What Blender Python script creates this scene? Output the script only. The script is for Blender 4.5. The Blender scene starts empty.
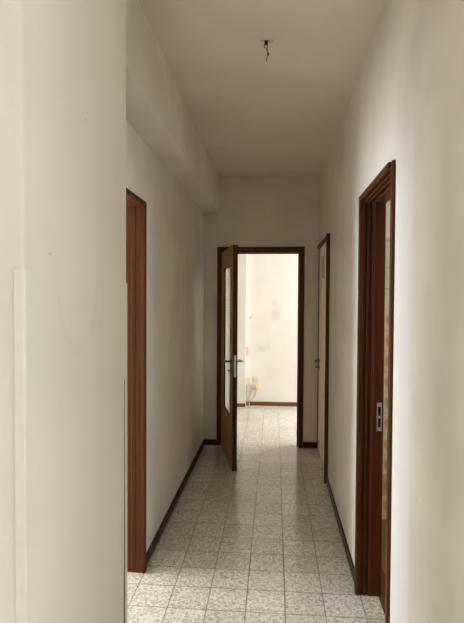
import bpy, bmesh, math
from mathutils import Vector, Matrix

S = bpy.context.scene
COL = S.collection

# ------------------------------------------------------------------ measurements (metres)
XL, XR = -0.751, 0.463            # corridor walls
YE = 5.492                        # wall at the end of the corridor
HC = 2.848                        # ceiling height
XP, YP0, YP1 = -0.460, 0.918, 1.580   # pier beside the camera
XS, ZS = -0.584, 2.480            # boxed beam along the left wall
YF, YFL, XFL = 7.600, 7.480, -0.413   # far wall of the bright room and its step

# ------------------------------------------------------------------ node helpers
class NT:
    def __init__(self, name):
        self.m = bpy.data.materials.new(name)
        self.m.use_nodes = True
        self.t = self.m.node_tree
        self.t.nodes.clear()
        self.out = self.n('ShaderNodeOutputMaterial')
        self.bsdf = self.n('ShaderNodeBsdfPrincipled')
        self.l(self.bsdf.outputs[0], self.out.inputs[0])
        self._sep = None

    def n(self, k, **kw):
        nd = self.t.nodes.new(k)
        for a, b in kw.items():
            setattr(nd, a, b)
        return nd

    def l(self, a, b):
        self.t.links.new(a, b)

    def setv(self, sock, v):
        if isinstance(v, bpy.types.NodeSocket):
            self.l(v, sock)
        else:
            sock.default_value = v

    def coords(self):
        if self._sep is None:
            tc = self.n('ShaderNodeTexCoord')
            self._obj = tc.outputs['Object']
            s = self.n('ShaderNodeSeparateXYZ')
            self.l(self._obj, s.inputs[0])
            self._sep = s
        return self._sep.outputs[0], self._sep.outputs[1], self._sep.outputs[2]

    def math(self, op, a, b=None, c=None, clamp=False):
        nd = self.n('ShaderNodeMath', operation=op, use_clamp=clamp)
        self.setv(nd.inputs[0], a)
        if b is not None:
            self.setv(nd.inputs[1], b)
        if c is not None:
            self.setv(nd.inputs[2], c)
        return nd.outputs[0]

    def ramp(self, v, a, b):
        """0 at a, 1 at b, smooth between."""
        nd = self.n('ShaderNodeMapRange', interpolation_type='SMOOTHSTEP')
        self.setv(nd.inputs['Value'], v)
        lo, hi, t0, t1 = (a, b, 0.0, 1.0) if a < b else (b, a, 1.0, 0.0)
        nd.inputs['From Min'].default_value = lo
        nd.inputs['From Max'].default_value = hi
        nd.inputs['To Min'].default_value = t0
        nd.inputs['To Max'].default_value = t1
        return nd.outputs['Result']

    def noise(self, scale, detail=3.0, stretch=None, rough=0.5):
        self.coords()
        nd = self.n('ShaderNodeTexNoise')
        nd.inputs['Scale'].default_value = scale
        nd.inputs['Detail'].default_value = detail
        nd.inputs['Roughness'].default_value = rough
        v = self._obj
        if stretch:
            mp = self.n('ShaderNodeMapping')
            mp.inputs['Scale'].default_value = stretch
            self.l(v, mp.inputs[0])
            v = mp.outputs[0]
        self.l(v, nd.inputs['Vector'])
        return nd.outputs[0]

    def mix(self, f, a, b):
        nd = self.n('ShaderNodeMix', data_type='RGBA')
        self.setv(nd.inputs[0], f)
        self.setv(nd.inputs[6], (*a, 1) if isinstance(a, tuple) else a)
        self.setv(nd.inputs[7], (*b, 1) if isinstance(b, tuple) else b)
        return nd.outputs[2]

    def box(self, a, b, a0, a1, b0, b1, soft):
        ca, cb = (a0 + a1) / 2, (b0 + b1) / 2
        da = self.math('SUBTRACT', self.math('ABSOLUTE', self.math('SUBTRACT', a, ca)), (a1 - a0) / 2)
        db = self.math('SUBTRACT', self.math('ABSOLUTE', self.math('SUBTRACT', b, cb)), (b1 - b0) / 2)
        return self.ramp(self.math('MAXIMUM', da, db), soft, -soft)

    def dist(self, a, b, a0, b0, sa=1.0, sb=1.0):
        x = self.math('MULTIPLY', self.math('SUBTRACT', a, a0), sa)
        y = self.math('MULTIPLY', self.math('SUBTRACT', b, b0), sb)
        return self.math('SQRT', self.math('ADD', self.math('MULTIPLY', x, x), self.math('MULTIPLY', y, y)))

    def bump(self, h, strength, distance=0.002):
        b = self.n('ShaderNodeBump')
        b.inputs['Strength'].default_value = strength
        b.inputs['Distance'].default_value = distance
        self.l(h, b.inputs['Height'])
        self.l(b.outputs[0], self.bsdf.inputs['Normal'])

    def base(self, c, rough=0.6, spec=0.4, metal=0.0):
        self.setv(self.bsdf.inputs['Base Color'], (*c, 1) if isinstance(c, tuple) else c)
        self.setv(self.bsdf.inputs['Roughness'], rough)
        self.bsdf.inputs['Specular IOR Level'].default_value = spec
        self.bsdf.inputs['Metallic'].default_value = metal
        return self.m


WALL = (0.765, 0.728, 0.662)

def plaster(name, col=WALL, extra=None, amp=0.075):
    t = NT(name)
    big = t.noise(2.3, 4.0)
    fine = t.noise(90, 3.0)
    dark = tuple(c * (1 - amp) for c in col)
    lite = tuple(min(1, c * (1 + amp * 0.6)) for c in col)
    c = t.mix(t.ramp(big, 0.3, 0.7), dark, lite)
    if extra:
        c = extra(t, c)
    t.base(c, 0.85, 0.2)
    t.bump(fine, 0.25, 0.002)
    return t.m


def ext_pier(t, c):
    x, y, z = t.coords()
    w = t.noise(40, 2.0)
    # faint bow-shaped rub mark and two small knocks in the paint
    d = t.dist(y, z, 1.19, 1.63, 1.0, 0.72)
    ring = t.math('MULTIPLY', t.ramp(t.math('ABSOLUTE', t.math('SUBTRACT', d, 0.125)), 0.016, 0.002), t.ramp(z, 1.75, 1.5))
    c = t.mix(t.math('MULTIPLY', ring, 0.07), c, (0.33, 0.30, 0.24))
    for (a, b, sa, sb) in ((1.235, 2.012, 1, 2.2), (1.030, 1.669, 1, 2.5), (1.07, 2.0, 3, 3)):
        k = t.ramp(t.math('ADD', t.dist(y, z, a, b, sa, sb), t.math('MULTIPLY', w, 0.006)), 0.014, 0.006)
        c = t.mix(t.math('MULTIPLY', k, 0.28), c, (0.25, 0.22, 0.17))
    return c


def ext_right(t, c):
    x, y, z = t.coords()
    # strip of fresh white paint left round the kitchen doorway when the frame was fitted
    wob = t.math('MULTIPLY', t.noise(3.0, 2.0), 0.03)
    dy = t.math('SUBTRACT', t.math('ABSOLUTE', t.math('SUBTRACT', y, 2.41)), 0.39)
    dz = t.math('SUBTRACT', z, 2.099)
    d = t.math('SUBTRACT', t.math('MAXIMUM', dy, dz), wob)
    m = t.math('MULTIPLY', t.ramp(d, 0.235, 0.185), t.ramp(z, 2.35, 1.9))
    c = t.mix(m, c, (0.80, 0.80, 0.79))
    for (a, b) in ((1.70, 0.93), (1.55, 0.62)):
        k = t.ramp(t.dist(y, z, a, b), 0.012, 0.004)
        c = t.mix(t.math('MULTIPLY', k, 0.3), c, (0.3, 0.25, 0.2))
    return c


def ext_far(t, c):
    x, y, z = t.coords()
    w = t.math('MULTIPLY', t.noise(14, 3.0), 1.0)
    def add(c, m, f, col):
        return t.mix(t.math('MULTIPLY', t.math('MULTIPLY', m, f), t.ramp(w, 0.25, 0.6)), c, col)
    c = add(c, t.box(x, z, -0.27, -0.07, 0.80, 0.90, 0.03), 0.35, (0.55, 0.50, 0.44))
    c = add(c, t.box(x, z, -0.04, 0.09, 1.26, 1.56, 0.05), 0.40, (0.60, 0.53, 0.46))
    r = t.ramp(t.math('ABSOLUTE', t.math('SUBTRACT', t.dist(x, z, 0.02, 1.83, 1.0, 1.3), 0.13)), 0.03, 0.0)
    c = add(c, r, 0.08, (0.55, 0.47, 0.40))
    k = t.ramp(t.dist(x, z, -0.355, 1.295), 0.022, 0.008)
    c = t.mix(t.math('MULTIPLY', k, 0.7), c, (0.3, 0.24, 0.2))
    k = t.ramp(t.dist(x, z, -0.32, 1.33), 0.015, 0.005)
    return t.mix(t.math('MULTIPLY', k, 0.4), c, (0.3, 0.24, 0.2))


M_WALL = plaster('cream_plaster')
M_PIER = plaster('pier_plaster', (0.735, 0.712, 0.652), ext_pier, 0.05)
M_RIGHT = plaster('right_plaster', WALL, ext_right)
M_CEIL = plaster('ceiling_plaster', (0.74, 0.700, 0.632), None, 0.05)
M_FAR = plaster('far_plaster', (0.83, 0.785, 0.735), ext_far, 0.05)
M_WHITE = plaster('pale_plaster', (0.80, 0.76, 0.70), None, 0.04)


def wood(name, col, stretch, rough=0.42, spec=0.13, amp=0.25):
    t = NT(name)
    g = t.noise(1.0, 5.0, stretch, 0.6)
    c = t.mix(t.ramp(g, 0.32, 0.7), tuple(v * (1 - amp) for v in col), tuple(v * (1 + amp) for v in col))
    t.base(c, rough, spec)
    t.bump(g, 0.12, 0.001)
    return t.m


BROWN = (0.090, 0.028, 0.0085)
M_WV = wood('brown_wood', BROWN, (95, 95, 2.2))
M_WH = wood('brown_wood_across', BROWN, (3, 3, 95))
M_BASE = wood('dark_skirting', (0.052, 0.024, 0.012), (4, 4, 90), 0.45)
M_OLIVE = wood('walnut_veneer', (0.47, 0.275, 0.085), (70, 70, 2.0), 0.42)
M_EDGE = wood('dark_edging', (0.085, 0.030, 0.011), (80, 80, 2.0), 0.4)


def simple(name, col, rough=0.5, spec=0.4, metal=0.0, var=0.06, scale=30):
    t = NT(name)
    g = t.noise(scale, 3.0)
    c = t.mix(g, tuple(v * (1 - var) for v in col), tuple(min(1, v * (1 + var)) for v in col))
    return t.base(c, rough, spec, metal)


M_GUARD = simple('cream_plastic', (0.755, 0.715, 0.635), 0.5)
M_GAP = simple('brown_gap', (0.07, 0.030, 0.014), 0.8)
M_CHROME = simple('chrome', (0.62, 0.60, 0.57), 0.28, 0.5, 1.0)
M_DARKMETAL = simple('dark_metal', (0.20, 0.17, 0.14), 0.35, 0.5, 1.0)
M_HOLE = simple('black_slot', (0.006, 0.005, 0.004), 0.9, 0.1)
M_CREAM = simple('cream_lacquer', (0.86, 0.74, 0.60), 0.5, 0.3, 0, 0.05, 6)
M_GREYGLASS = simple('grey_green_glass', (0.38, 0.355, 0.27), 0.4)
M_IVORY = simple('ivory_plastic', (0.80, 0.75, 0.61), 0.45)
M_IVORYD = simple('old_ivory_plastic', (0.74, 0.66, 0.54), 0.45)
M_YELLOW = simple('yellowed_plastic', (0.72, 0.60, 0.34), 0.45)
M_GREYPL = simple('grey_plastic', (0.60, 0.58, 0.55), 0.5)
M_CABLE = simple('grey_cable', (0.50, 0.49, 0.48), 0.5)
M_COPPER = simple('brown_wire', (0.085, 0.045, 0.018), 0.5)
M_BLACK = simple('black_terminal', (0.018, 0.014, 0.010), 0.5)
M_PATCH = simple('tan_filler', (0.62, 0.54, 0.43), 0.9)
M_TAN = simple('tan_plastic', (0.66, 0.54, 0.43), 0.45)
M_FOOT = simple('dull_brown_rubber', (0.17, 0.12, 0.10), 0.6)
M_STICK = simple('white_stick', (0.80, 0.78, 0.72), 0.5)
M_KFLOOR = simple('brown_kitchen_floor', (0.20, 0.115, 0.045), 0.4, 0.4, 0, 0.25, 9)
M_THRESH = wood('threshold_wood', (0.12, 0.055, 0.028), (60, 3, 60), 0.4)
M_PVC = simple('white_window_frame', (0.8, 0.8, 0.78), 0.4)


def floor_material():
    t = NT('terrazzo_tiles')
    x, y, z = t.coords()
    def cell(v, off):
        return t.math('DIVIDE', t.math('SUBTRACT', v, off), 0.2)
    cx, cy = cell(x, 0.065), cell(y, 0.166)
    fx, fy = t.math('FRACT', cx), t.math('FRACT', cy)
    ex = t.math('MINIMUM', fx, t.math('SUBTRACT', 1.0, fx))
    ey = t.math('MINIMUM', fy, t.math('SUBTRACT', 1.0, fy))
    e = t.math('MINIMUM', ex, ey)
    joint = t.ramp(e, 0.022, 0.010)
    # a slightly different tone for every tile
    cid = t.n('ShaderNodeCombineXYZ')
    t.l(t.math('FLOOR', cx), cid.inputs[0]); t.l(t.math('FLOOR', cy), cid.inputs[1])
    wn = t.n('ShaderNodeTexWhiteNoise', noise_dimensions='2D')
    t.l(cid.outputs[0], wn.inputs['Vector'])
    tone = wn.outputs['Value']
    v1 = t.n('ShaderNodeTexVoronoi'); v1.inputs['Scale'].default_value = 120; t.l(t._obj, v1.inputs['Vector'])
    v2 = t.n('ShaderNodeTexVoronoi'); v2.inputs['Scale'].default_value = 90; t.l(t._obj, v2.inputs['Vector'])
    s1 = t.n('ShaderNodeSeparateColor'); t.l(v1.outputs['Color'], s1.inputs[0])
    s2 = t.n('ShaderNodeSeparateColor'); t.l(v2.outputs['Color'], s2.inputs[0])
    base = t.mix(tone, (0.64, 0.62, 0.555), (0.79, 0.77, 0.705))
    c = t.mix(t.math('MULTIPLY', t.ramp(s1.outputs[0], 0.40, 0.62), 0.58), base, (0.34, 0.315, 0.26))
    c = t.mix(t.math('MULTIPLY', t.ramp(s2.outputs[1], 0.66, 0.80), 0.60), c, (0.80, 0.80, 0.74))
    c = t.mix(t.math('MULTIPLY', t.ramp(s2.outputs[2], 0.84, 0.90), 0.40), c, (0.22, 0.19, 0.14))
    dirt = t.noise(1.7, 4.0)
    c = t.mix(t.math('MULTIPLY', t.ramp(dirt, 0.45, 0.75), 0.18), c, (0.36, 0.32, 0.25))
    c = t.mix(t.math('MULTIPLY', joint, 0.75), c, (0.13, 0.105, 0.075))
    rough = t.math('ADD', t.math('MULTIPLY', dirt, 0.10), t.math('ADD', 0.11, t.math('MULTIPLY', joint, 0.3)))
    t.base(c, rough, 0.5)
    h = t.math('ADD', t.math('MULTIPLY', joint, -1.0), t.math('MULTIPLY', t.noise(25, 2.0), 0.05))
    t.bump(h, 0.35, 0.0015)
    return t.m


M_FLOOR = floor_material()


def kitchen_tiles():
    t = NT('kitchen_tiles')
    x, y, z = t.coords()
    P = 0.148
    fz = t.math('FRACT', t.math('DIVIDE', t.math('SUBTRACT', z, 1.357), P))
    fx = t.math('FRACT', t.math('DIVIDE', t.math('SUBTRACT', x, 0.756), P))
    e = t.math('MINIMUM', t.math('MINIMUM', fx, t.math('SUBTRACT', 1.0, fx)), t.math('MINIMUM', fz, t.math('SUBTRACT', 1.0, fz)))
    tiled = t.ramp(z, 2.004, 2.000)
    motif = t.ramp(t.math('ADD', t.dist(fx, fz, 0.5, 0.5), t.math('MULTIPLY', t.noise(60, 2.0), 0.2)), 0.50, 0.30)
    motif = t.math('MULTIPLY', motif, t.ramp(z, 1.52, 1.49))
    c = t.mix(0.0, (0.72, 0.62, 0.41), (0.72, 0.62, 0.41))
    c = t.mix(t.math('MULTIPLY', motif, 0.90), c, (0.58, 0.30, 0.03))
    band = t.box(x, z, -9, 9, 0.175, 0.325, 0.004)
    c = t.mix(t.math('MULTIPLY', band, 0.6), c, (0.36, 0.27, 0.12))
    c = t.mix(t.math('MULTIPLY', t.ramp(e, 0.03, 0.012), 0.6), c, (0.45, 0.38, 0.27))
    c = t.mix(tiled, (0.78, 0.71, 0.54), c)
    edge = t.box(x, z, -9, 9, 1.985, 2.012, 0.004)
    c = t.mix(t.math('MULTIPLY', edge, 0.6), c, (0.42, 0.36, 0.25))
    return t.base(c, 0.3, 0.45)


M_KTILE = kitchen_tiles()


def pane_material():
    """Patterned obscured glass: scatters what comes from behind, small square relief."""
    t = NT('patterned_glass')
    x, y, z = t.coords()
    fz = t.math('FRACT', t.math('DIVIDE', z, 0.035))
    fy = t.math('FRACT', t.math('DIVIDE', y, 0.035))
    e = t.math('MINIMUM', t.math('ABSOLUTE', t.math('SUBTRACT', fz, 0.5)), t.math('ABSOLUTE', t.math('SUBTRACT', fy, 0.5)))
    g = t.ramp(e, 0.12, 0.04)
    c = t.mix(t.math('MULTIPLY', g, 0.45), (0.97, 1.0, 0.97), (0.66, 0.72, 0.66))
    tr = t.n('ShaderNodeBsdfTranslucent')
    t.l(c, tr.inputs[0])
    t.base((0.35, 0.38, 0.33), 0.25, 0.5)
    mx = t.n('ShaderNodeMixShader')
    mx.inputs[0].default_value = 0.93
    t.l(t.bsdf.outputs[0], mx.inputs[1])
    t.l(tr.outputs[0], mx.inputs[2])
    t.l(mx.outputs[0], t.out.inputs[0])
    return t.m


M_PANE = pane_material()


def clear_pane():
    t = NT('clear_window_glass')
    tp = t.n('ShaderNodeBsdfTransparent')
    t.base((0.9, 0.92, 0.92), 0.05, 0.5)
    mx = t.n('ShaderNodeMixShader')
    mx.inputs[0].default_value = 0.93
    t.l(t.bsdf.outputs[0], mx.inputs[1]); t.l(tp.outputs[0], mx.inputs[2])
    t.l(mx.outputs[0], t.out.inputs[0])
    return t.m


M_CLEAR = clear_pane()

# ------------------------------------------------------------------ mesh helpers
def box(bm, x0, x1, y0, y1, z0, z1):
    r = bmesh.ops.create_cube(bm, size=1.0)
    for v in r['verts']:
        v.co = Vector(((x0 + x1) / 2 + v.co.x * (x1 - x0), (y0 + y1) / 2 + v.co.y * (y1 - y0), (z0 + z1) / 2 + v.co.z * (z1 - z0)))
    return r['verts']


def prism(bm, pts, axis, a0, a1):
    """Extrude a 2-D outline along an axis; pts are given in the two remaining axes in x,y,z order."""
    def mk(p, a):
        q = list(p); q.insert(axis, a); return bm.verts.new(q)
    lo = [mk(p, a0) for p in pts]; hi = [mk(p, a1) for p in pts]
    n = len(pts)
    bm.faces.new(lo[::-1]); bm.faces.new(hi)
    for i in range(n):
        bm.faces.new((lo[i], lo[(i + 1) % n], hi[(i + 1) % n], hi[i]))


def tube(bm, pts, r, seg=10):
    pts = [Vector(p) for p in pts]
    rs = r if isinstance(r, (list, tuple)) else [r] * len(pts)
    rings = []
    nprev = None
    for i, p in enumerate(pts):
        d = (pts[min(i + 1, len(pts) - 1)] - pts[max(i - 1, 0)]).normalized()
        if nprev is None:
            a = Vector((0, 0, 1)) if abs(d.z) < 0.9 else Vector((1, 0, 0))
            nrm = d.cross(a).normalized()
        else:
            nrm = (nprev - d * nprev.dot(d)).normalized()
        nprev = nrm
        b = d.cross(nrm)
        rings.append([bm.verts.new(p + (nrm * math.cos(t) + b * math.sin(t)) * rs[i]) for t in (2 * math.pi * k / seg for k in range(seg))])
    for a, b in zip(rings, rings[1:]):
        for k in range(seg):
            bm.faces.new((a[k], a[(k + 1) % seg], b[(k + 1) % seg], b[k]))
    bm.faces.new(rings[0][::-1]); bm.faces.new(rings[-1])


def cyl(bm, p0, p1, r, seg=20):
    tube(bm, [p0, p1], r, seg)


def curve_pts(pts, n=8):
    """Catmull-Rom through the points."""
    P = [Vector(p) for p in pts]
    P = [P[0] * 2 - P[1]] + P + [P[-1] * 2 - P[-2]]
    out = []
    for i in range(1, len(P) - 2):
        for k in range(n):
            t = k / n
            a, b, c, d = P[i - 1], P[i], P[i + 1], P[i + 2]
            out.append(0.5 * ((2 * b) + (c - a) * t + (2 * a - 5 * b + 4 * c - d) * t * t + (3 * b - a - 3 * c + d) * t ** 3))
    out.append(P[-2])
    return out


def obj(name, bm, mat, parent=None, bevel=0.0, smooth=False, mw=None):
    bmesh.ops.recalc_face_normals(bm, faces=bm.faces)
    me = bpy.data.meshes.new(name)
    bm.to_mesh(me); bm.free()
    me.materials.append(mat)
    o = bpy.data.objects.new(name, me)
    COL.objects.link(o)
    if parent is not None:
        o.parent = parent
        # parents are placed with a plain location / rotation; keep the mesh's own coordinates
        o.matrix_parent_inverse = (mw or Matrix.Identity(4))
    if bevel:
        b = o.modifiers.new('edges', 'BEVEL')
        b.width = bevel; b.segments = 2; b.limit_method = 'ANGLE'; b.angle_limit = math.radians(40)
    if smooth:
        for p in me.polygons:
            p.use_smooth = True
    return o


def B(*boxes):
    bm = bmesh.new()
    for b in boxes:
        box(bm, *b)
    return bm


def tag(o, label, cat, group=None, kind=None):
    o['label'] = label; o['category'] = cat
    if group: o['group'] = group
    if kind: o['kind'] = kind
    return o


def root(name, loc, label, cat, kind=None, group=None):
    o = bpy.data.objects.new(name, None)
    o.location = loc
    o.empty_display_size = 0.1
    COL.objects.link(o)
    return tag(o, label, cat, group, kind)


def part(name, bm, mat, parent, bevel=0.0, smooth=False):
    """A child whose mesh is written in world coordinates."""
    r = parent
    off = Matrix.Identity(4)
    while r is not None:
        off = Matrix.Translation(r.location) @ off
        r = r.parent
    inv = off.inverted()
    for v in bm.verts:
        v.co = inv @ v.co
    o = obj(name, bm, mat, None, bevel, smooth)
    o.parent = parent
    return o


def struct(name, bm, mat, label, cat, bevel=0.0):
    return tag(obj(name, bm, mat, None, bevel), label, cat, None, 'structure')


# ------------------------------------------------------------------ the shell
X0, X1 = -3.6, 3.2        # outer limits of the flat
Y0 = -2.8
T = 0.112                 # partition thickness
XLO, XRO = XL - T, XR + T

struct('floor', B((X0, 0.560, Y0, YF + 0.2, -0.08, 0.0), (0.560, X1, YE + 0.02, YF + 0.2, -0.08, 0.0), (0.560, X1, Y0, 0.9, -0.08, 0.0)), M_FLOOR,
       'speckled grey and cream terrazzo tile floor of the corridor and rooms', 'floor')
struct('floor_kitchen', B((0.640, X1, 0.9, YE + 0.02, -0.08, 0.0)), M_KFLOOR, 'brown kitchen floor seen through the doorway on the right', 'floor')
struct('trim_1', B((0.560, 0.640, 0.9, YE + 0.02, -0.08, 0.002)), M_THRESH, 'brown threshold strip under the kitchen doorway', 'threshold')
struct('ceiling', B((X0, X1, Y0, YF + 0.2, HC, HC + 0.1)), M_CEIL, 'plain dull cream plaster ceiling over the corridor', 'ceiling')

# left corridor wall with the left doorway
LN, LF, LT = 2.130, 2.895, 2.110      # clear hole in the wall
struct('wall_left', B((XLO, XL, YP1, LN, 0, HC), (XLO, XL, LF, YE, 0, HC), (XLO, XL, LN, LF, LT, HC)), M_WALL,
       'left cream plaster wall of the corridor', 'wall')
struct('ceiling_soffit', B((XL, XS, YP1, YE, ZS, HC)), M_WALL, 'boxed plaster beam running along the top of the left corridor wall', 'beam', 0.004)
struct('wall_pier', B((X0, XP, YP0, YP1, 0, HC)), M_PIER, 'broad pale plaster pier close by on the left', 'wall', 0.004)

# right corridor wall with kitchen doorway and the closed cream door
RN, RF, RT = 2.066, 2.785, 2.098
struct('wall_right', B((XR, XRO, 0.8, RN, 0, HC), (XR, XRO, RF, 4.466, 0, HC), (XR, XRO, 5.456, YE, 0, HC), (XR, XRO, 4.466, 5.456, 2.100, HC), (XR, XRO, RN, RF, RT, HC)), M_RIGHT,
       'right cream plaster wall of the corridor with fresher white paint round its doorway', 'wall')

# end wall with the door opening
EL, ER, ET = -0.575, 0.272, 2.082
WE = YE + T
struct('wall_end', B((X0, EL, YE, WE, 0, HC), (ER, X1, YE, WE, 0, HC), (EL, ER, YE, WE, ET, HC)), M_WALL,
       'dim plaster wall closing the corridor around the open door', 'wall')

# bright room
bw = (6.05, 7.30, 0.25, 2.45)
struct('wall_far', B((XFL, X1, YF, YF + 0.15, 0, HC), (X0, XFL, YFL, YF + 0.15, 0, HC)), M_FAR,
       'sunlit stained off-white wall of the room beyond the open door', 'wall')
struct('wall_far_right', B((1.9, 2.05, WE, bw[0], 0, HC), (1.9, 2.05, bw[1], YF, 0, HC), (1.9, 2.05, bw[0], bw[1], 0, bw[2]), (1.9, 2.05, bw[0], bw[1], bw[3], HC)), M_WHITE,
       'window wall of the bright room beyond', 'wall')
struct('wall_far_left', B((-2.5, -2.35, WE, YFL, 0, HC)), M_WHITE, 'side wall of the bright room beyond', 'wall')

# kitchen
KY = 3.750
kw = (1.7, 3.0, 0.95, 2.35)
struct('wall_kitchen', B((XRO, X1, KY, KY + 0.12, 0, HC)), M_KTILE, 'cream and yellow tiled kitchen wall glimpsed through the right doorway', 'wall')
struct('wall_kitchen_right', B((2.6, 2.75, 0.9, kw[0], 0, HC), (2.6, 2.75, kw[1], KY, 0, HC), (2.6, 2.75, kw[0], kw[1], 0, kw[2]), (2.6, 2.75, kw[0], kw[1], kw[3], HC)), M_WHITE,
       'window wall of the kitchen', 'wall')
struct('wall_kitchen_front', B((XRO, X1, 0.8, 0.9, 0, HC)), M_WHITE, 'wall between kitchen and hall', 'wall')

# room behind the left doorway
lw = (2.0, 4.1, 0.2, 2.45)
struct('wall_side_room', B((X0 - 0.15, X0, YP1, lw[0], 0, HC), (X0 - 0.15, X0, lw[1], YE, 0, HC), (X0 - 0.15, X0, lw[0], lw[1], 0, lw[2]), (X0 - 0.15, X0, lw[0], lw[1], lw[3], HC)), M_WHITE,
       'window wall of the room behind the left doorway', 'wall')
struct('wall_side_room_back', B((X0, XLO, 4.6, 4.7, 0, HC)), M_WHITE, 'back wall of the room behind the left doorway', 'wall')

# hall behind the camera
hw = (-2.2, 0.3, 0.6, 2.45)       # added window in the hall's right wall, to light the pier side; y range
hl = (-2.2, 0.2, 0.6, 2.45)        # and one added in its left wall, to light the right corridor wall
struct('wall_rear', B((X0, X1, Y0 - 0.15, Y0, 0, HC)), M_WALL, 'rear wall of the entrance hall', 'wall')
struct('wall_hall_left', B((X0 - 0.15, X0, Y0, hl[0], 0, HC), (X0 - 0.15, X0, hl[1], YP0, 0, HC), (X0 - 0.15, X0, hl[0], hl[1], 0, hl[2]), (X0 - 0.15, X0, hl[0], hl[1], hl[3], HC)), M_WALL,
       'left wall of the entrance hall with an added window', 'wall')
struct('wall_hall_right', B((X1, X1 + 0.15, Y0, hw[0], 0, HC), (X1, X1 + 0.15, hw[1], 0.8, 0, HC), (X1, X1 + 0.15, hw[0], hw[1], 0, hw[2]), (X1, X1 + 0.15, hw[0], hw[1], hw[3], HC)), M_WALL,
       'right wall of the entrance hall with an added window', 'wall')


def window(n, axis, at, a0, a1, z0, z1, label):
    """Casement with frame, sash bars and clear pane in a hole of the wall; axis is the wall's normal."""
    def bx(a, b, c, d, e, f):          # along, across, up
        return (c, d, a, b, e, f) if axis == 0 else (a, b, c, d, e, f)
    r = root('window_%d' % n, (at, a0, z0) if axis == 0 else (a0, at, z0), label, 'window', 'structure')
    w, mid = 0.06, (a0 + a1) / 2
    part('window_frame', B(bx(a0, a0 + w, at - .03, at + .03, z0, z1), bx(a1 - w, a1, at - .03, at + .03, z0, z1), bx(a0 + w, a1 - w, at - .03, at + .03, z0, z0 + w),
                           bx(a0 + w, a1 - w, at - .03, at + .03, z1 - w, z1), bx(mid - .04, mid + .04, at - .03, at + .03, z0 + w, z1 - w)), M_PVC, r, 0.004)
    part('pane', B(bx(a0 + w, mid - .04, at - .003, at + .003, z0 + w, z1 - w), bx(mid + .04, a1 - w, at - .003, at + .003, z0 + w, z1 - w)), M_CLEAR, r)


window(1, 0, 1.975, *bw, 'white window of the bright room beyond the open door')
window(2, 0, 2.675, *kw, 'white kitchen window')
window(3, 0, X0 - 0.075, *lw, 'white window of the room behind the left doorway')
window(4, 0, X1 + 0.075, *hw, 'white unseen window added on the right of the entrance hall')
window(5, 0, X0 - 0.075, *hl, 'white unseen window added on the left of the entrance hall')

# ------------------------------------------------------------------ skirtings
SK, SH = 0.012, 0.062
def skirt(bm, x0, x1, y0, y1, h=SH):
    box(bm, x0, x1, y0, y1, 0.0, h)
bm = bmesh.new(); skirt(bm, XL, XL + SK, 2.925, YE - SK)
struct('baseboard_left', bm, M_BASE, 'dark brown skirting along the left corridor wall', 'skirting', 0.003)
bm = bmesh.new(); skirt(bm, XR - SK, XR, 2.80, 4.43)
struct('baseboard_right', bm, M_BASE, 'dark brown skirting along the right corridor wall between its two doors', 'skirting', 0.003)
bm = bmesh.new(); skirt(bm, XL, -0.612, YE - SK, YE); skirt(bm, 0.312, XR, YE - SK, YE)
struct('baseboard_end', bm, M_BASE, 'dark brown skirting on either side of the open door', 'skirting', 0.003)
M_BASE2 = wood('lit_skirting', (0.17, 0.072, 0.030), (4, 4, 90), 0.45)  # paler copy of the skirting brown, the bright room's light put into its colour
bm = bmesh.new(); skirt(bm, XFL, 1.9, YF - SK, YF, 0.058); skirt(bm, -2.35, XFL, YFL - SK, YFL, 0.05)
struct('baseboard_far', bm, M_BASE2, 'brown skirting at the foot of the sunlit far wall', 'skirting', 0.003)

# ------------------------------------------------------------------ door 1: end of the corridor, leaf standing open
d1 = root('door_1', (-0.548, YE, 0), 'dark brown door with a frosted glass panel standing open at the corridor end', 'door', 'structure')
FL, FR, FT = -0.610, 0.310, 2.122        # outside of the casing
OL, OR, OT = -0.548, 0.258, 2.064        # clear opening
cy0 = YE - 0.018
part('casing', B((FL, OL, cy0, YE, 0, FT), (OR, FR, cy0, YE, 0, FT), (OL, OR, cy0, YE, OT, FT)), M_EDGE, d1, 0.004)
for (a, b) in ((EL, OL), (OR, ER)):
    part('jamb', B((a, b, YE, WE + 0.012, 0, OT)), M_EDGE, d1, 0.002)
part('header', B((EL, ER, YE, WE + 0.012, OT, ET)), M_EDGE, d1, 0.002)
part('stop', B((OL, OL + 0.012, YE + 0.045, YE + 0.06, 0, OT - 0.012), (OR - 0.012, OR, YE + 0.045, YE + 0.06, 0, OT - 0.012), (OL, OR, YE + 0.045, YE + 0.06, OT - 0.012, OT)), M_EDGE, d1)

# the leaf is built closed-flat in its own frame: u along the leaf from the hinge, w through it (towards the right), z up
F0, F1 = Vector((-0.560, 5.452, 0)), Vector((-0.3735, 4.660, 0))
U = (F1 - F0); LW = U.length; U.normalize()
W = Vector((0, 0, 1)).cross(U)
if W.x < 0: W = -W
LTH, LZ0, LZ1 = 0.042, 0.004, 2.055
def L(u, w, z):
    return F0 + U * u + W * w + Vector((0, 0, z))
def lbox(bm, u0, u1, w0, w1, z0, z1):
    vs = box(bm, u0, u1, w0, w1, z0, z1)
    for v in vs:
        v.co = L(v.co.x, v.co.y, v.co.z)
u0, u1 = 0.227 * LW, 0.772 * LW
bm = bmesh.new()
lbox(bm, 0, u0, 0.0, LTH, LZ0, LZ1); lbox(bm, u1, LW - 0.006, 0.0, LTH, LZ0, LZ1)
lbox(bm, u0, u1, 0.0, LTH, LZ0, 0.462); lbox(bm, u0, u1, 0.0, LTH, 1.882, LZ1)
leaf = part('leaf', bm, M_OLIVE, d1)
bm = bmesh.new()
lbox(bm, LW - 0.006, LW, 0.0, LTH, LZ0, LZ1 + 0.006)
lbox(bm, 0, LW - 0.006, 0.0, LTH, LZ1, LZ1 + 0.006)
part('edging', bm, M_EDGE, leaf)
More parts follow.
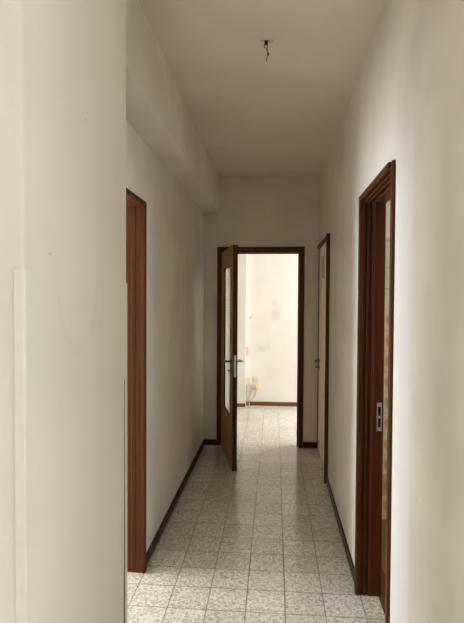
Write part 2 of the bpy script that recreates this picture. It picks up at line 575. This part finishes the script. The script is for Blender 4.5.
bm = bmesh.new()      # glazing bead lining the hole
bd = 0.006
lbox(bm, u0, u0 + bd, 0.002, LTH - 0.002, 0.462, 1.882); lbox(bm, u1 - bd, u1, 0.002, LTH - 0.002, 0.462, 1.882)
lbox(bm, u0 + bd, u1 - bd, 0.002, LTH - 0.002, 0.462, 0.462 + bd); lbox(bm, u0 + bd, u1 - bd, 0.002, LTH - 0.002, 1.882 - bd, 1.882)
part('glazing_bead', bm, M_EDGE, leaf)
bm = bmesh.new(); lbox(bm, u0 + bd, u1 - bd, 0.018, 0.023, 0.462 + bd, 1.882 - bd)
part('glass_pane', bm, M_PANE, leaf)['label'] = 'patterned obscured glass'
bm = bmesh.new(); lbox(bm, LW, LW + 0.002, 0.010, 0.032, 0.862, 1.062)
part('lock_plate', bm, M_CHROME, leaf, 0.001)['label'] = 'bright metal lock plate on the door edge'
def lever(side, mat):
    w0 = 0.0 if side < 0 else LTH
    s = side
    uh = LW - 0.055
    bm = bmesh.new()
    bmv = bm
    # rosette, neck and lever with a rounded end
    cyl(bmv, L(uh, w0, 1.0), L(uh, w0 + s * 0.008, 1.0), 0.024)
    pts = [L(uh, w0 + s * 0.006, 1.0), L(uh, w0 + s * 0.038, 1.0), L(uh - 0.008, w0 + s * 0.050, 1.0), L(uh - 0.03, w0 + s * 0.055, 1.0), L(uh - 0.125, w0 + s * 0.050, 0.997)]
    tube(bmv, curve_pts(pts, 6), 0.0095, 12)
    o = part('handle', bmv, mat, leaf, 0, True)
    bm = bmesh.new()
    cyl(bm, L(uh, w0, 0.915), L(uh, w0 + s * 0.006, 0.915), 0.017)
    if s < 0:
        cyl(bm, L(uh, w0, 0.915), L(uh, w0 + s * 0.03, 0.915), 0.004, 10)
        box_vs = box(bm, uh - 0.03, uh + 0.004, w0 + s * 0.032 - 0.002, w0 + s * 0.032 + 0.002, 0.907, 0.923)
        for v in box_vs: v.co = L(v.co.x, v.co.y, v.co.z)
    part('keyhole_rosette', bm, mat, leaf)
lever(-1, M_DARKMETAL); lever(1, M_CHROME)
for z in (0.25, 1.80):
    bm = bmesh.new(); cyl(bm, (-0.556, YE - 0.030, z), (-0.556, YE - 0.030, z + 0.09), 0.0085, 14)
    part('hinge', bm, M_DARKMETAL, d1, 0, True)

# ------------------------------------------------------------------ doors 2 and 3: empty framed doorways left and right
def doorway(n, side, xw, thick, yn, yf, hn, hf, ztop, zhole, label, steps, cas=0.030, near=0.024):
    """side +1: the wall lies at +x of the corridor. Casing on the corridor face, moulded jambs, header."""
    r = root('door_%d' % n, (xw, (yn + yf) / 2, 0), label, 'door', 'structure')
    s = side
    xa = xw - s * 0.024                      # face of the casing
    xb = xw + s * thick                      # far edge of the lining
    def X(a, b): return (min(a, b), max(a, b))
    ci = 0.0
    zc = ztop - cas
    # casing: three sides with a rounded lip
    part('casing', B((*X(xw - s * near, xw), yn - cas, yn + 0.004, 0, ztop), (*X(xa, xw), yf - 0.004, yf + 0.030, 0, ztop), (*X(xa, xw), yn + 0.004, yf - 0.004, zc, ztop)), M_WV, r, 0.006)
    # jamb outline (x across the wall, e = how far it stands into the opening)
    def outline(y0, d):
        pts = [(xw + s * 0.001, y0)]
        for (x, e) in steps:
            pts.append((xw + s * x, y0 + d * e))
        pts.append((xb, y0))
        return pts
    for (y0, d) in ((hf, -1), (hn, 1)):
        bm = bmesh.new()
        prism(bm, outline(y0, d), 2, 0.0, zhole - 0.001)
        j = part('jamb', bm, M_WV, r, 0.0022)
        if d < 0: far = j
    # header: the same outline turned down from the hole's top
    bm = bmesh.new()
    pts = [(xw + s * 0.001, zhole)] + [(xw + s * x, zhole - e) for (x, e) in steps] + [(xb, zhole)]
    prism(bm, pts, 1, hn + 0.001, hf - 0.001)
    part('header', bm, M_WH, r, 0.0015)
    return r, far


# profile: lip, groove, rounded fillet, flat lining, stop
steps_r = [(0.001, 0.016), (0.009, 0.016), (0.011, 0.006), (0.015, 0.006), (0.017, 0.019), (0.028, 0.019), (0.030, 0.009), (0.043, 0.009), (0.046, 0.025), (0.056, 0.025), (0.058, 0.021), (0.1118, 0.021)]
d2, jambfar = doorway(2, 1, XR, 0.112, 2.084, 2.768, RN, RF, 2.119, RT, 'brown wooden frame of the open kitchen doorway on the right', steps_r, 0.028, 0.014)
# lock keep let into the far jamb
jy = RF - 0.021
bm = B((0.541, 0.566, jy - 0.0022, jy + 0.0005, 0.884, 1.034))
keep = part('strike_plate', bm, M_CHROME, d2, 0.001); keep['label'] = 'steel lock keep on the far jamb'
bm = B((0.547, 0.560, jy - 0.0030, jy - 0.0021, 0.964, 1.012), (0.547, 0.560, jy - 0.0030, jy - 0.0021, 0.905, 0.952))
part('slot', bm, M_HOLE, keep)
bm = bmesh.new()
bm.free()
for z in (1.024, 0.894, 0.958):
    bm = bmesh.new(); cyl(bm, (0.5535, jy - 0.0021, z), (0.5535, jy - 0.0040, z), 0.004, 12)
    part('screw', bm, M_CHROME, keep)

steps_l = [(0.001, 0.016), (0.032, 0.016), (0.0335, 0.012), (0.0355, 0.012), (0.037, 0.016), (0.058, 0.016), (0.060, 0.011), (0.1118, 0.011)]
doorway(3, -1, XL, 0.112, 2.150, 2.876, LN, LF, 2.122, LT, 'brown wooden frame of the doorway on the left behind the pier', steps_l)

# ------------------------------------------------------------------ door 4: closed cream door at the far right
d4 = root('door_4', (XR, 4.95, 0), 'closed cream door with a thin dark frame at the far right of the corridor', 'door', 'structure')
part('casing', B((XR - 0.030, XR, 4.432, 4.470, 0, 2.130), (XR - 0.007, XR, 5.455, 5.478, 0, 2.130), (XR - 0.022, XR, 4.470, 5.478, 2.096, 2.130)), M_EDGE, d4, 0.003)
gl = (4.90, 5.18, 1.775, 1.990)
lf4 = part('leaf', B((XR - 0.001, XR + 0.030, 4.472, gl[0], 0.012, 2.094), (XR - 0.001, XR + 0.030, gl[1], 5.453, 0.012, 2.090), (XR - 0.001, XR + 0.030, gl[0], gl[1], 0.012, gl[2]), (XR - 0.001, XR + 0.030, gl[0], gl[1], gl[3], 2.090)), M_CREAM, d4)
part('glass_pane', B((XR + 0.004, XR + 0.010, gl[0], gl[1], gl[2], gl[3])), M_GREYGLASS, lf4)['label'] = 'small grey-green pane near the top'
bm = bmesh.new()
xf = XR - 0.001
cyl(bm, (xf, 5.36, 0.945), (xf - 0.008, 5.36, 0.945), 0.024)
tube(bm, curve_pts([(xf - 0.006, 5.36, 0.945), (xf - 0.034, 5.36, 0.945), (xf - 0.044, 5.345, 0.945), (xf - 0.046, 5.24, 0.943)], 6), 0.008, 12)
part('handle', bm, M_DARKMETAL, lf4, 0, True)
bm = bmesh.new()
cyl(bm, (xf, 5.36, 0.875), (xf - 0.006, 5.36, 0.875), 0.018)
cyl(bm, (xf, 5.36, 0.875), (xf - 0.034, 5.36, 0.875), 0.005, 10)
box(bm, xf - 0.042, xf - 0.026, 5.357, 5.363, 0.868, 0.882)
part('key', bm, M_DARKMETAL, lf4)

# ------------------------------------------------------------------ corner guards on the pier
def guard(name, yc, sgn, ztop, fx, fy, label):
    """Rounded L-strip on the pier's vertical corner; sgn -1 is the corner nearer the camera."""
    t = 0.003
    bm = bmesh.new()
    ya = yc + sgn * t
    xa = XP + t
    c = 0.003
    pts = [(XP - fx, yc), (XP - fx, ya), (xa - c, ya), (xa, ya - sgn * c), (xa, yc - sgn * fy), (XP, yc - sgn * fy), (XP, yc)]
    prism(bm, pts, 2, 0.0, ztop)
    return tag(obj(name, bm, M_GUARD, None, 0.0008), label, 'corner guard', 'cream corner guards on the pier')
guard('corner_guard', YP0, -1, 1.632, 0.0175, 0.009, 'cream strip guarding the outer corner of the pier at the far left of the picture')
cg = guard('corner_guard', YP1, 1, 1.624, 0.03, 0.020, 'cream strip guarding the pier corner beside the left doorway, with a brown gap')
bm = bmesh.new()
y_ = YP1 - 0.021
vs = [(XP - 0.0004, y_ - 0.012), (XP + 0.0012, y_ - 0.012), (XP + 0.0012, y_), (XP - 0.0004, y_)]
lo = [bm.verts.new((a, b, 0.0)) for a, b in vs]
hi = [bm.verts.new((a, y_ + (b - y_) * 0.12, 1.33)) for a, b in vs]
bm.faces.new(lo[::-1]); bm.faces.new(hi)
for i in range(4): bm.faces.new((lo[i], lo[(i + 1) % 4], hi[(i + 1) % 4], hi[i]))
obj('gap', bm, M_GAP, cg)['label'] = 'dark brown gap along the strip edge'

# ------------------------------------------------------------------ bare lamp wires in the ceiling
cw = root('ceiling_wire', (-0.047, 2.585, HC), 'bare twisted lamp wires with a dark connector hanging from the corridor ceiling', 'wire')
wx, wy = -0.049, 2.585
bm = bmesh.new(); box(bm, wx - 0.007, wx + 0.007, wy - 0.009, wy + 0.009, HC - 0.022, HC - 0.002)
part('connector', bm, M_BLACK, cw, 0.002)
def wire(pts, r, m=M_COPPER):
    bm = bmesh.new(); tube(bm, curve_pts(pts, 6), r, 8); part('wire', bm, m, cw, 0, True)
wire([(wx - .006, wy, HC - 0.0032), (wx - .010, wy - .004, HC - 0.0224), (wx - .010, wy - .004, HC - 0.0352), (wx - .001, wy - .004, HC - 0.0400), (wx + .004, wy, HC - 0.0496), (wx + .006, wy, HC - 0.0624), (wx + .008, wy, HC - 0.0704)], 0.0020)
wire([(wx + .004, wy, HC - 0.0208), (wx + .006, wy + .004, HC - 0.0352), (wx + .001, wy, HC - 0.0464), (wx + .008, wy, HC - 0.0576), (wx + .011, wy, HC - 0.0688), (wx + .004, wy, HC - 0.0768), (wx + .001, wy, HC - 0.0896), (wx + .002, wy, HC - 0.1008)], 0.0016)
bm = bmesh.new(); bmesh.ops.create_uvsphere(bm, u_segments=12, v_segments=8, radius=0.0055)
for v in bm.verts: v.co = Vector((wx + .009, wy, HC - 0.0672)) + Vector((v.co.x, v.co.y, v.co.z * 1.4))
part('splice', bm, M_COPPER, cw, 0, True)
bm = bmesh.new()
cyl(bm, (wx + .022, wy + .006, HC), (wx + .022, wy + .006, HC - .0025), 0.014, 18); cyl(bm, (wx - .020, wy + .004, HC), (wx - .020, wy + .004, HC - .0015), 0.011, 18)
part('filler_patch', bm, M_PATCH, cw)

# ------------------------------------------------------------------ electrical bits on the far wall
yw = YF
def far_box(name, x0, x1, z0, z1, dep, mat, label, cat, bev=0.004, y=yw):
    r = root(name, ((x0 + x1) / 2, y, z0), label, cat)
    part('housing', B((x0, x1, y - dep, y, z0, z1)), mat, r, bev)
    return r
jb = far_box('junction_box', -0.418, -0.345, 0.312, 0.436, 0.038, M_IVORY, 'upright ivory junction box on the far wall above the cable duct', 'junction box')
part('cover_strip', B((-0.386, -0.352, yw - 0.0405, yw - 0.038, 0.326, 0.422)), M_IVORYD, jb, 0.001)
bm = bmesh.new()
bm.free()
for z in (0.342, 0.404):
    bm = bmesh.new(); cyl(bm, (-0.369, yw - 0.040, z), (-0.369, yw - 0.043, z), 0.005, 10)
    part('screw', bm, M_GREYPL, jb)
so = far_box('wall_socket', -0.302, -0.230, 0.346, 0.430, 0.010, M_IVORYD, 'square ivory wall socket right of the junction box', 'socket')
part('socket_insert', B((-0.287, -0.245, yw - 0.013, yw - 0.010, 0.366, 0.410)), M_IVORY, so, 0.001)
bm = bmesh.new()
for z in (0.377, 0.388, 0.399): cyl(bm, (-0.266, yw - 0.0128, z), (-0.266, yw - 0.0135, z), 0.003, 10)
part('pin_hole', bm, M_HOLE, so)
pa = root('plug_adapter', (-0.275, yw, 0.24), 'yellowed plug adapter with a cable below the square wall socket', 'plug adapter')
part('housing', B((-0.306, -0.222, yw - 0.045, yw, 0.246, 0.322)), M_YELLOW, pa, 0.010)
part('plug', B((-0.279, -0.249, yw - 0.066, yw - 0.045, 0.264, 0.304)), M_YELLOW, pa, 0.006)
cd = tag(obj('cable', (lambda bm: (tube(bm, curve_pts([(-0.262, yw - 0.055, 0.266), (-0.257, yw - 0.05, 0.225), (-0.285, yw - 0.03, 0.150), (-0.330, yw - 0.022, 0.095), (-0.352, yw - 0.022, 0.070), (-0.360, yw - 0.024, 0.030), (-0.363, yw - 0.030, 0.007)], 6), 0.006, 8), bm)[1])(bmesh.new()), M_CABLE, None, 0, True),
         'thin grey cable sagging from the plug adapter to the floor corner', 'cable')
cd2 = tag(obj('cable', (lambda bm: (tube(bm, curve_pts([(-0.352, yw - 0.008, 0.312), (-0.340, yw - 0.008, 0.230), (-0.352, yw - 0.008, 0.165), (-0.374, yw - 0.008, 0.110), (-0.378, yw - 0.008, 0.066)], 6), 0.004, 8), bm)[1])(bmesh.new()), M_CABLE, None, 0, True),
          'thin grey cable dropping from under the junction box beside the duct', 'cable')
dt = root('cable_duct', (-0.395, yw, 0), 'pale vertical cable duct running down from the junction box to the skirting', 'cable duct')
part('channel', B((-0.408, -0.384, yw - 0.016, yw, 0.058, 0.311)), M_GREYPL, dt, 0.002)
part('foot', B((-0.417, -0.372, yw - 0.034, yw - 0.0125, 0.002, 0.050)), M_FOOT, dt, 0.004)
sw = far_box('light_switch', -0.420 + 0.003, -0.372, 0.735, 0.865, 0.010, M_TAN, 'narrow tan switch plate high above the junction box on the far wall', 'switch')
part('rocker', B((-0.405, -0.384, yw - 0.014, yw - 0.010, 0.778, 0.828)), M_TAN, sw, 0.001)

# pale stick leaning inside the kitchen
bm = bmesh.new(); tube(bm, [(0.700, 3.48, 0.016), (0.712, 3.56, 0.155)], 0.007, 10)
tag(obj('stick', bm, M_STICK, None, 0, True), 'short pale stick standing just inside the kitchen doorway', 'stick')

# ------------------------------------------------------------------ light
def area(name, loc, rot, sx, sy, power, col):
    ld = bpy.data.lights.new(name, 'AREA')
    ld.shape = 'RECTANGLE'; ld.size = sx; ld.size_y = sy; ld.energy = power; ld.color = col
    o = bpy.data.objects.new(name, ld); o.location = loc; o.rotation_euler = rot
    COL.objects.link(o)
R90 = math.pi / 2
DAY = (0.975, 0.985, 0.985)
# daylight arriving at each window, from just outside the glass; both hall ones are added
area('daylight_bright_room', (2.40, (bw[0] + bw[1]) / 2, 1.95), (0, R90 - 0.75, 0), 2.0, 1.6, 108, DAY)
area('daylight_kitchen', (3.05, (kw[0] + kw[1]) / 2, 1.7), (0, R90, 0), 1.5, 1.4, 34, DAY)
area('daylight_side_room', (X0 - 0.45, (lw[0] + lw[1]) / 2, 1.35), (0, -R90, 0), 2.4, 2.2, 200, DAY)
area('added_light_hall_right', (X1 + 0.45, (hw[0] + hw[1]) / 2, 1.20), (0, R90, 0), 2.0, 2.6, 100, DAY)  # added, brightens the side face of the pier
area('added_light_hall_left', (X0 - 0.45, (hl[0] + hl[1]) / 2, 1.20), (0, -R90, 0), 2.0, 2.6, 72, DAY)  # added, brightens the right corridor wall

w = bpy.data.worlds.new('sky'); S.world = w
w.use_nodes = True
nt = w.node_tree; nt.nodes.clear()
bg = nt.nodes.new('ShaderNodeBackground'); wo = nt.nodes.new('ShaderNodeOutputWorld')
bg.inputs[0].default_value = (0.75, 0.85, 1.0, 1); bg.inputs[1].default_value = 0.6
nt.links.new(bg.outputs[0], wo.inputs[0])

# ------------------------------------------------------------------ camera
FPX, YAW, PITCH, ROLL = 517.6, 0.0820, -0.0259, 0.0052
cam = bpy.data.cameras.new('camera')
cam.sensor_fit = 'VERTICAL'; cam.sensor_height = 24.0; cam.sensor_width = 24.0 * 464 / 623
cam.lens = FPX * 24.0 / 623
cam.clip_start = 0.02
co = bpy.data.objects.new('camera', cam); COL.objects.link(co)
cyw, syw = math.cos(YAW), math.sin(YAW)
f = Vector((-syw * math.cos(PITCH), cyw * math.cos(PITCH), math.sin(PITCH)))
r = Vector((cyw, syw, 0)); u = r.cross(f)
r2 = r * math.cos(ROLL) + u * math.sin(ROLL); u2 = -r * math.sin(ROLL) + u * math.cos(ROLL)
M = Matrix((r2, u2, -f)).transposed().to_4x4()
M.translation = (0, 0, 1.58)
co.matrix_world = M
S.camera = co

S.view_settings.view_transform = 'Standard'
S.view_settings.look = 'None'
S.view_settings.gamma = 1.0
S.view_settings.use_curve_mapping = False
S.view_settings.exposure = 0.42
S.cycles.diffuse_bounces = 10
S.cycles.max_bounces = 16
S.cycles.glossy_bounces = 6
S.cycles.sample_clamp_indirect = 8.0
